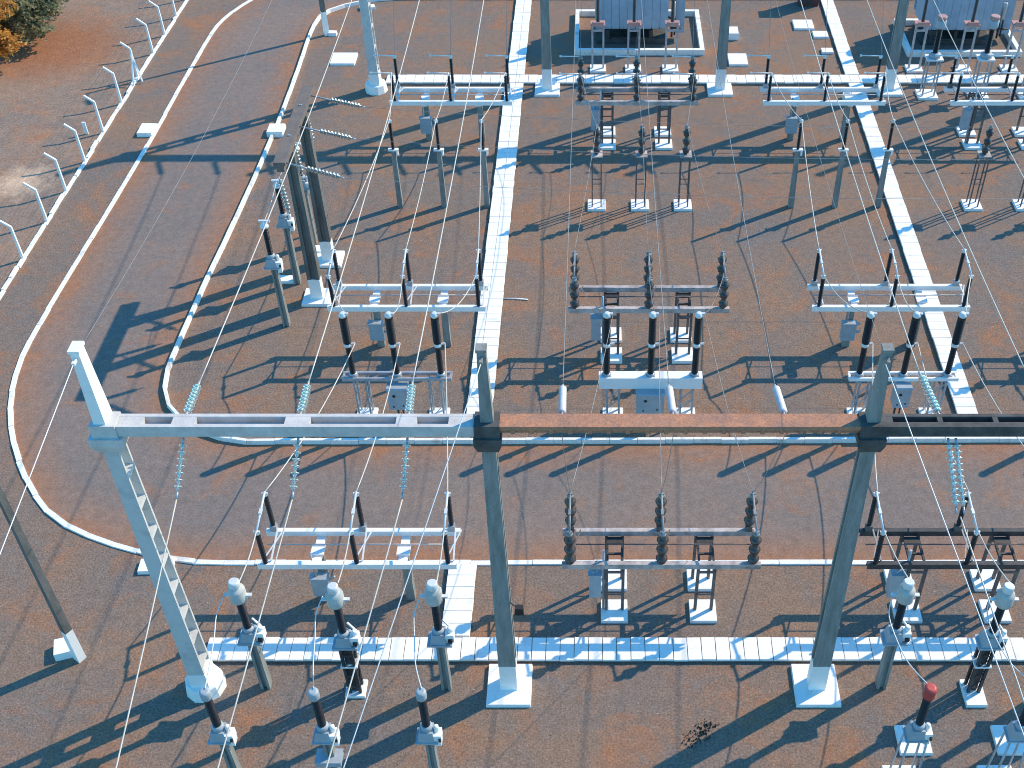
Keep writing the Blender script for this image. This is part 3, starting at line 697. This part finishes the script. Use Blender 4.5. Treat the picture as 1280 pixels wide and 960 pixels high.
# ------------------------------------------------------------------ power transformers in their bunds
def power_transformer(label, X, Y, wall_label, x0, x1, y0, y1):
    w = .24; bw = thing('bund_wall', wall_label, 'bund wall', ((x0 + x1) / 2, (y0 + y1) / 2, 0), 'bund walls round the transformers')
    hx, hy = (x1 - x0) / 2, (y1 - y0) / 2
    b = MB().box(-hx, hx, -hy, -hy + w, -.05, .32).box(-hx, hx, hy - w, hy, -.05, .32).box(-hx, -hx + w, -hy + w, hy - w, -.05, .32).box(hx - w, hx, -hy + w, hy - w, -.05, .32)
    b.build('wall', 'kerb', bw)
    t = thing('power_transformer', label, 'transformer', (X, Y, 0), 'power transformers')
    MB().box(-1.95, 1.95, -.9, 1.3, .02, .28).build('plinth', 'conc_dark', t)
    b = MB()
    for x in (-1.3, -.1, 1.1): b.box(x - .09, x + .09, -.95, 1.2, .3, .85)
    b.box(-1.9, 1.9, -.85, -.7, .85, 1.0).box(-1.9, 1.9, .9, 1.05, .85, 1.0); b.box(-1.1, 1.2, -1.0, -.9, .3, .42)
    b.build('skid', 'darksteel', t)
    MB().box(-2.0, 2.0, -.7, 1.1, 1.0, 3.5).box(-2.08, 2.08, -.78, 1.18, 3.5, 3.62).build('tank', 'xfmr', t)
    rm = MB()
    for k in range(4): rm.box(-.18 + k * .1, -.15 + k * .1, -.42, 0, 1.05, 3.45)
    rm.box(-.216, .216, -.45, -.4, 1.1, 3.4).box(-.2, .2, -.4, -.36, 1.0, 3.5)
    rm = rm.mesh('radiator', 'xfmr')
    for k in range(9): part('radiator', rm, t, (-1.78 + k * .445, -.72, 0))
    for k in range(9): part('radiator', rm, t, (1.78 - k * .445, 1.12, 0), PI)
    cv = MB().lathe((-1.5, .6, 4.35), [(.0, 0), (.38, .02), (.42, .08), (.42, 2.6), (.38, 2.68), (0, 2.7)], 18, (1, 0, 0)).build('conservator', 'xfmr', t)
    MB().box(-1.2, -1.05, .5, .7, 3.62, 3.98).box(.75, .9, .5, .7, 3.62, 3.98).build('bracket', 'xfmr', cv)
    for x in (-1.3, 0, 1.3):
        bs = MB().lathe((x, -.2, 3.62), [(.2, 0), (.2, .15), (.14, .18)], 12).lathe((x, -.2, 3.8), slim_profile(1.35, .09, .15, 12), 12).build('bushing', 'porcelain', t)
        MB().lathe((x, -.2, 5.15), [(.08, 0), (.08, .1), (.03, .12), (.03, .3)], 8).build('terminal', 'alu', bs)
    for x in (-.9, 0, .9): MB().lathe((x, .35, 3.62), slim_profile(.5, .05, .09, 5), 10).build('low_bushing', 'porcelain', t)
    MB().box(2.35, 2.95, -.55, .1, .5, 2.5).box(2.32, 2.98, -.58, .13, 2.5, 2.54).build('control_cabinet', 'xfmr', t)
    MB().path([(2.05, -.3, 1.3), (2.25, -.5, 1.3), (2.25, -.75, 1.1), (2.25, -.75, .35)], .06, 8).path([(2.05, .2, 2.9), (2.4, .2, 2.9), (2.4, -.75, 2.2), (2.4, -.8, .5)], .045, 8).tube((2.15, -.8, .9), (2.75, -.8, .9), .05, 8).build('pipework', 'darksteel', t)
    MB().lathe((2.3, -.85, 1.5), [(.1, 0), (.12, .05), (.12, .9), (.08, .95)], 10).build('breather', 'galv', t)
    return t
power_transformer('blue-grey power transformer inside a white bund wall behind the middle bay', 1.95, 62.75, 'white bund wall around the first transformer, behind the middle bay', -1.2, 5.95, 60.45, 65.6)
power_transformer('blue-grey power transformer inside a white bund wall at the top right', 20.0, 62.6, 'white bund wall around the second transformer at the top right', 17.05, 23.3, 60.25, 64.4)
t = thing('brick_kiosk', 'brown brick kiosk left of the trench between transformers at the top edge', 'kiosk', (12.5, 67.05, 0))
MB().box(-.55, .55, -.35, .35, 0, 2.2).build('wall', 'brick', t); MB().box(-.62, .62, -.42, .42, 2.2, 2.3).build('roof', 'conc', t); MB().box(-.3, .3, -.362, -.352, .15, 1.9).build('door', 'darksteel', t)

# ------------------------------------------------------------------ lamp poles and floodlight
def lamp(label, loc, rz, first={}):
    if 'a' in first: return dup(first['a'], loc, label, rz)
    t = thing('lamp_pole', label, 'lamp pole', loc, 'yard lamp poles', rz)
    MB().taper(-.13, .13, -.13, .13, 0, -.12, .12, -.12, .12, 1.4).build('painted_foot', 'white', t)
    MB().taper(-.118, .118, -.118, .118, 1.4, -.07, .07, -.07, .07, 10.8).build('pole', 'portalconc', t)
    MB().tube((0, 0, 10.7), (0, -.7, 10.95), .035, 8).build('arm', 'galv', t)
    MB().taper(-.12, .12, -1.3, -.7, 10.88, -.06, .06, -1.2, -.75, 11.02).build('lamp_head', 'cabinet', t)
    first['a'] = t; return t
lamp('tall grey lamp pole with white foot at the left edge, outside the outer kerb', (-15.55, 21.05, 0), -.6)
slab('drain_box', 'white box beside the foot of the left edge lamp pole', 'drain box', (-16.1, 21.3), (.5, .62), .3, .3)
lamp('tall lamp pole with white foot at the top, beside the inner kerb', (-15.2, 62.95, 0), .6)
slab('drain_box', 'small white box beside the foot of the rear lamp pole', 'drain box', (-14.85, 62.95), (.45, .35), .2)
slab('pit_cover', 'white cover near the kerb left of the rear left column', 'pit cover', (-13.4, 66.4), (.9, .45), .15, .3)
t = thing('floodlight', 'small black floodlight on a bracket off the front middle column', 'floodlight', (-2.2, 19.98, 4.2))
MB().tube((-.12, -.1, .02), (.12, -.3, .0), .018, 6).build('bracket', 'darksteel', t)
MB().taper(.0, .26, -.42, -.28, -.12, .03, .23, -.4, -.24, .12).build('housing', 'black', t)

# ------------------------------------------------------------------ strings of insulators
def string(label, p, q, kind, group, link=.16):
    p, q = V(p), V(q); d = q - p; L = d.length; b = MB(); dn = d.normalized(); l0 = link - .16; o0 = dn * l0; L -= l0
    t = thing('insulator_string', label, 'insulator string', p, group)
    body = MB(); e = .16 + l0; L += l0
    if kind in ('glass', 'dull'):
        n = int((L - e - .16) / .146); pt = (L - e - .16) / n; pr = []
        for k in range(n):
            z = e + k * pt
            body.lathe(dn * z, [(.02, 0), (.108, .02), (.102, .045), (.045, .07), (.04, .13), (.02, .135)], 12, dn)
        body.build('disc_stack', 'glass' if kind == 'glass' else 'glass_dull', t)
        cp = MB()
        for k in range(n): cp.lathe(dn * (e + k * pt + .03), [(.045, 0), (.052, .01), (.05, .06), (.02, .075), (.02, pt - .03)], 8, dn)
        cp.build('cap_chain', 'alu' if kind == 'glass' else 'wire_dull', t)
    else:
        n = int((L - e - .16) / .1); pt = (L - e - .16) / n; pr = [(.04, e)]
        for k in range(n): z = e + k * pt; pr += [(.055, z + .005), (.1, z + pt * .4), (.095, z + pt * .55), (.055, z + pt * .95)]
        body.lathe((0, 0, 0), pr + [(.04, L - e)], 12, dn); body.build('disc_stack', 'poly', t)
    b.tube((0, 0, 0), dn * e, .03, 6).build('end_fitting', 'galv', t); MB().tube(dn * (L - .16), d, .03, 6).build('end_fitting', 'galv', t)
    return q
def sagwire(name, label, cat, pts, sag, r, m, group=None, n=14):
    out = []
    for a, b in zip(pts, pts[1:]):
        a, b = V(a), V(b)
        for k in range(n):
            t = k / n; p = a.lerp(b, t); p.z -= sag * 4 * t * (1 - t); out.append(p)
    out.append(V(pts[-1]))
    return tag(MB().path(out, r, 6).build(name, m), label, cat, group)

YG = 20.06
GS = 'tension strings on the gantries'; GC = 'overhead conductors between the gantries'
ORD = ('left', 'middle', 'right')
# left bay: glass strings and bright conductors
far = [(-10.6, 4, 5.6), (-8.9, 4, 5.6), (-6.9, 4, 5.6)]
for k, (x, xf) in enumerate(zip((-9.67, -6.98, -4.42), (-9.91, -7.81, -5.57))):
    w = ORD[k]
    f0 = (x, YG - .23, 10.52); f1 = (x - .08, YG - 1.36, 9.63)
    string(f'greenish glass insulator string hanging in front of the white left beam, {w} one', f0, f1, 'glass', GS)
    sagwire('overhead_conductor', f'bright conductor running down to the bottom edge from the {w} left-bay glass string', 'conductor', [f1, (xf, 12.9, 7.77), (xf * 2 - f1[0] - .1, 5.5, 6.2), (xf * 2.4 - f1[0] * 1.4 - .1, -4, 6.4)], .03, .0185, 'conductor', GC)
    b0 = (x, YG + .22, 10.8); b1 = (x - .1, YG + 1.7, 10.55)
    string(f'greenish glass insulator string behind the white left beam, {w} one', b0, b1, 'glass', GS)
    c1 = (x - .02, 54.6, 10.2)
    sagwire('overhead_conductor', f'bright conductor from the {w} string behind the white left beam to the rear gantry', 'conductor', [b1, c1], .45, .0185, 'conductor', GC, 30)
    string(f'glass insulator string on the rear gantry above the left bay, {w} one', (x, 56.28, 10.75), c1, 'glass', GS)
# middle bay: white polymer strings, thin dull wires
for k, x in enumerate((-.8, 1.82, 4.45)):
    w = ORD[k]
    b0 = (x, YG + .22, 10.8); b1 = (x - .02, YG + 1.75, 10.4)
    string(f'white ribbed insulator string behind the rusty beam, {w} one', b0, b1, 'poly', GS)
    c1 = (x, 54.6, 10.2)
    sagwire('overhead_conductor', f'thin dull wire from the {w} white ribbed string to the rear gantry', 'conductor', [b1, c1], .5, .011, 'wire_dull', GC, 30)
    string(f'white ribbed insulator string on the rear gantry before the first transformer, {w} one', (x, 56.28, 10.75), c1, 'poly', GS)
    f0 = (x, YG - .12, 10.5)
    sagwire('jumper_wire', f'thin dark wire dropping from the rusty beam to the front disconnector, {w} one', 'wire', [f0, (1.95 + (k - 1) * 2.72, 24.05, 4.12)], .25, .009, 'wire_dull', 'thin jumper wires of the middle bay')
# right bay
for k, (x, xf) in enumerate(zip((8.1, 10.75, 13.4), (8.35, 11.2, 14.0))):
    w = ORD[k]
    for dx in (-.09, .09):
        string(f'{"left" if dx < 0 else "right"} half of the {w} double glass string hanging before the dark right beam', (x + .25 + dx, YG - .23, 10.5), (x + .3 + dx, YG - 1.75, 9.55), 'glass', GS)
    f1 = (x + .3, YG - 1.8, 9.5)
    sagwire('overhead_conductor', f'bright conductor from the {w} double glass string to the bottom right', 'conductor', [f1, (xf + .6, 14.5, 8.5), (xf + 1.6, 6, 6.6), (xf + 2.4, -4, 6.4)], .03, .0185, 'conductor', GC)
    b0 = (x, YG + .22, 10.8); b1 = (x - .08, YG + 2.0, 10.6)
    string(f'glass insulator string behind the dark right beam, {w} one', b0, b1, 'glass', GS)
    c1 = (x + .1, 54.6, 10.1)
    sagwire('overhead_conductor', f'bright conductor from the {w} string behind the dark right beam to the rear gantry', 'conductor', [b1, c1], .45, .0185, 'conductor', GC, 30)
    string(f'glass insulator string on the rear gantry above the right bay, {w} one', (x + .1, 56.28, 10.75), c1, 'glass', GS)
# shield wires between the masts
for x, w, far_, m_ in ((-11.55, 'left', (-11.75, 15, 11.9), 'alu'), (-2.55, 'middle', (-4.85, 12, 9.32), 'alu'), (6.4, 'right', (7.95, 12, 10.45), 'alu')):
    p = (x, YG - .3, 12.85); f_ = V(far_); d = (f_ - V(p))
    sagwire('shield_wire', f'bright shield wire running forward from the {w} lightning mast of the front gantry', 'shield wire', [p, f_, V(p) + d * 2.6 + V((0, 0, 1.5))], .0, .013, 'alu', 'shield wires')
    sagwire('shield_wire', f'thin shield wire from the {w} front lightning mast back to the rear gantry', 'shield wire', [(x, YG + .15, 12.9), (x, 56.4, 12.9)], .9, .006, 'wire_dull', 'shield wires', 30)
# cross bus from the side portal
for k, (ya, yb) in enumerate(((37.3, 36.4), (39.9, 39.1), (42.3, 41.5))):
    w = ('nearest', 'middle', 'farthest')[k]
    a = (-11.22, ya, 7.3); b = (-8.95, yb + .3 - .5, 7.35)
    string(f'glass insulator string pulled rightward from the side portal beam, {w} one', a, b, 'dull', GS, .95)
    sagwire('overhead_conductor', f'thin dark cross-bus wire running right from the side portal, {w} one', 'conductor', [b, (34, yb - .2, 7.3)], .85, .008, 'wire_dull', 'cross-bus wires', 30)
    hg = (-11.45, ya - .5, 7.0)
    string(f'glass insulator string hanging down from the side portal beam, {w} one', hg, (-11.3, ya - .6, 5.5), 'dull', GS)

# jumpers between the apparatus
JG = 'jumpers between the bay apparatus'
def jump(label, pts, sag=.25, thin=False):
    sagwire('jumper_wire', label, 'jumper', pts, sag, .010 if thin else .02, 'wire_dull' if thin else 'conductor', JG, 10)
bays = {'left': (-7.13, 2.72, -6.9, (-8.9, -6.9, -4.95), -7.1), 'middle': (1.95, 2.75, 1.93, (.03, 2.0, 3.95), 1.95), 'right': (11.08, 2.72, 10.85, (8.86, 10.86, 12.82), 10.97)}
for bn, (cx, pt, cx7, x6, cx4) in bays.items():
    thin = bn == 'middle'
    for k in (-1, 0, 1):
        w = ORD[k + 1]
        x7, x5, x4, x3 = cx7 + k * 2.66, cx + k * pt, cx4 + k * 1.57, cx + k * 2.72
        z6 = 4.4 if not thin else 4.15
        jump(f'{w} jumper of the {bn} bay from the rear disconnector over the post insulator', [(x7, 50.85, 3.9), (x6[k + 1], 45.55, z6), (x5, 36.4, 4.12)], .22, thin)
        jump(f'{w} jumper of the {bn} bay from disconnector to breaker cap', [(x5, 35.1, 3.9), (x4 + .15, 31.7, 4.8)], .45, thin)
        jump(f'{w} jumper of the {bn} bay from breaker pole under the gantry beam', [(x4 + .26, 31.7, 3.46) if not thin else (x4 + .2, 31.7, 4.78), (x3, 24.02, 4.12)], .35, thin)
        jump(f'{w} dropper of the {bn} bay from the rear gantry to the rear disconnector', [(x7, 52.15, 4.12), (x7 + .1, 55.6, 9.6)], .1, True)
        if not thin:
            ctx = (-9.73, -7.05, -4.4)[k + 1] if bn == 'left' else (8.4, 11.05, 13.75)[k + 1]
            vx = (-9.8, -7.08, -4.38)[k + 1] if bn == 'left' else (8.42, 11.08, 13.75)[k + 1]
            jump(f'{w} jumper of the {bn} bay from front disconnector to current transformer head', [(x3, 22.7, 3.9), (ctx + .1, 20.15, 4.72)], .12)
            if not (bn == 'right' and k == 1):
                tag(MB().path(spline([(ctx - .36, 20.05, 4.28), (ctx - .5, 19.6, 4.05), (ctx - .42, 18.9, 3.95), (ctx - .28, 18.0, 4.1), (vx, 17.0, 4.5)], 6), .016, 6).build('jumper_wire', 'wire_dull' if thin else 'alu'),
                    f'curved {w} loop wire of the {bn} bay from current transformer down to the bottom edge', 'jumper', JG)
# thin line through the three slim transformers by the portal
sagwire('jumper_wire', 'thin bright wire strung over the three slim transformers left of the portal', 'jumper', [(-12.4, 37.0, 4.98), (-12.5, 39.8, 4.98), (-12.3, 42.6, 4.98)], .1, .012, 'alu')

# ------------------------------------------------------------------ trees outside the fence
def tree(label, loc, h, lobes, leafmat, n, leaf, seed):
    rnd = random.Random(seed); t = thing('tree', label, 'tree', loc, 'trees outside the fence')
    b = MB(); b.tube((0, 0, -.1), (.05, .05, h * .45), .12, 8, .07)
    for lx, ly, lz, lr in lobes: b.tube((.03, .03, h * .25), (lx * .8, ly * .8, lz), .06, 6, .02)
    b.build('trunk', 'bark', t)
    c = MB()
    for i in range(n):
        lx, ly, lz, lr = rnd.choice(lobes)
        d = V((rnd.gauss(0, 1), rnd.gauss(0, 1), rnd.gauss(0, 1))).normalized() * lr * (rnd.random() ** .35)
        d.z *= .85
        # clumps: pull toward a few seeds
        p = V((lx, ly, lz)) + d
        if p.z < .15: continue
        cl = [p + V((rnd.gauss(0, leaf * .6), rnd.gauss(0, leaf * .6), rnd.gauss(0, leaf * .5))) for _ in range(4)]
        for q in cl:
            a = V((rnd.gauss(0, 1), rnd.gauss(0, 1), rnd.gauss(0, .6))).normalized(); u = a.cross(V((rnd.gauss(0, 1), rnd.gauss(0, 1), rnd.gauss(0, 1)))).normalized()
            s = leaf * rnd.uniform(.6, 1.2); base = len(c.v)
            c.v += [tuple(q - a * s * .9), tuple(q + u * s * .4), tuple(q + a * s * .9), tuple(q - u * s * .4)]; c.f.append((base, base + 1, base + 2, base + 3)); c.sm.append(False)
    c.build('crown', leafmat, t); return t
def lobes(seed, R, H, n):
    r = random.Random(seed); return [(r.uniform(-R, R), r.uniform(-R, R), r.uniform(H * .3, H * .85), r.uniform(.55, .95)) for _ in range(n)]
tree('grey-green bushy tree at the top left, its trunk bare at the foot', (-31.6, 62.5, 0), 3.5, lobes(3, 1.6, 3.6, 30), 'leaf', 2200, .17, 5)
tree('grey-green tree at the very top left, half outside the frame', (-33.9, 62.9, 0), 4.0, lobes(4, 1.5, 4.0, 17), 'leaf', 1500, .18, 6)
tree('grey-green tree beyond the others at the top left edge', (-33.2, 67.4, 0), 4.2, lobes(6, 1.7, 4.2, 15), 'leaf', 1200, .18, 8)
tree('golden orange leafy shrub at the left edge below the green tree', (-32.3, 58.7, 0), 3.7, lobes(8, 1.3, 3.9, 30), 'leaf_y', 2100, .16, 9)

rnd = random.Random(21); b = MB()
for i in range(130):
    cx, cy = rnd.choice(((2.95, 18.5), (3.25, 18.75), (2.7, 18.25))); x, y = rnd.gauss(cx, .16), rnd.gauss(cy, .12); h = rnd.uniform(.02, .1); a = rnd.uniform(0, PI); r_ = rnd.uniform(.015, .05)
    n0 = len(b.v); b.v += [(x - r_ * math.cos(a), y - r_ * math.sin(a), .0), (x + r_ * math.cos(a), y + r_ * math.sin(a), .0), (x + r_ * .5, y + r_ * .6, h)]; b.f.append((n0, n0 + 1, n0 + 2)); b.sm.append(False)
wd = b.build('weeds', mat('dry_weeds', (.085, .07, .05), (.05, .045, .03), .9)); wd['kind'] = 'stuff'; tag(wd, 'dark dry weed patch on the gravel left of the front right footing', 'weeds')
# ------------------------------------------------------------------ light, sky, camera
SUN_EL = math.radians(39); az = V((.857, .515, 0)).normalized()
sd = V((az.x * math.cos(SUN_EL), az.y * math.cos(SUN_EL), math.sin(SUN_EL)))
sun = bpy.data.lights.new('sun', 'SUN'); sun.energy = 4.8; sun.angle = math.radians(.5); sun.color = (1, .83, .6)
so_ = bpy.data.objects.new('sun', sun); COL.objects.link(so_); so_.rotation_euler = (-sd).to_track_quat('-Z', 'Y').to_euler()
w = bpy.data.worlds.new('World'); scene.world = w; w.use_nodes = True
nt = w.node_tree; bg = nt.nodes['Background']; sky = nt.nodes.new('ShaderNodeTexSky'); sky.sky_type = 'NISHITA'; sky.sun_disc = False
sky.sun_elevation = SUN_EL; sky.sun_rotation = math.atan2(sd.x, sd.y); sky.ozone_density = 3.0; sky.air_density = 1.0; sky.dust_density = .3
hs = nt.nodes.new('ShaderNodeHueSaturation'); hs.inputs['Saturation'].default_value = 1.25
tint = nt.nodes.new('ShaderNodeMix'); tint.data_type = 'RGBA'; tint.blend_type = 'MULTIPLY'; tint.inputs[0].default_value = 1; tint.inputs[7].default_value = (.98, 1.95, 2.05, 1)
nt.links.new(sky.outputs[0], hs.inputs['Color']); nt.links.new(hs.outputs[0], tint.inputs[6]); nt.links.new(tint.outputs[2], bg.inputs['Color']); bg.inputs['Strength'].default_value = .15
cam = bpy.data.cameras.new('camera'); co = bpy.data.objects.new('camera', cam); COL.objects.link(co)
cam.sensor_fit = 'HORIZONTAL'; cam.sensor_width = 36; cam.lens = 1480 / 1280 * 36; cam.shift_x = -105 / 1280
cam.clip_end = 2000; cam.clip_start = .5
co.location = (0, 0, 30); co.rotation_euler = (PI / 2 - math.atan(1328 / 1480), 0, 0)
scene.camera = co
scene.cycles.filter_width = 1.0
scene.view_settings.view_transform = 'Standard'; scene.view_settings.look = 'None'; scene.view_settings.exposure = 0
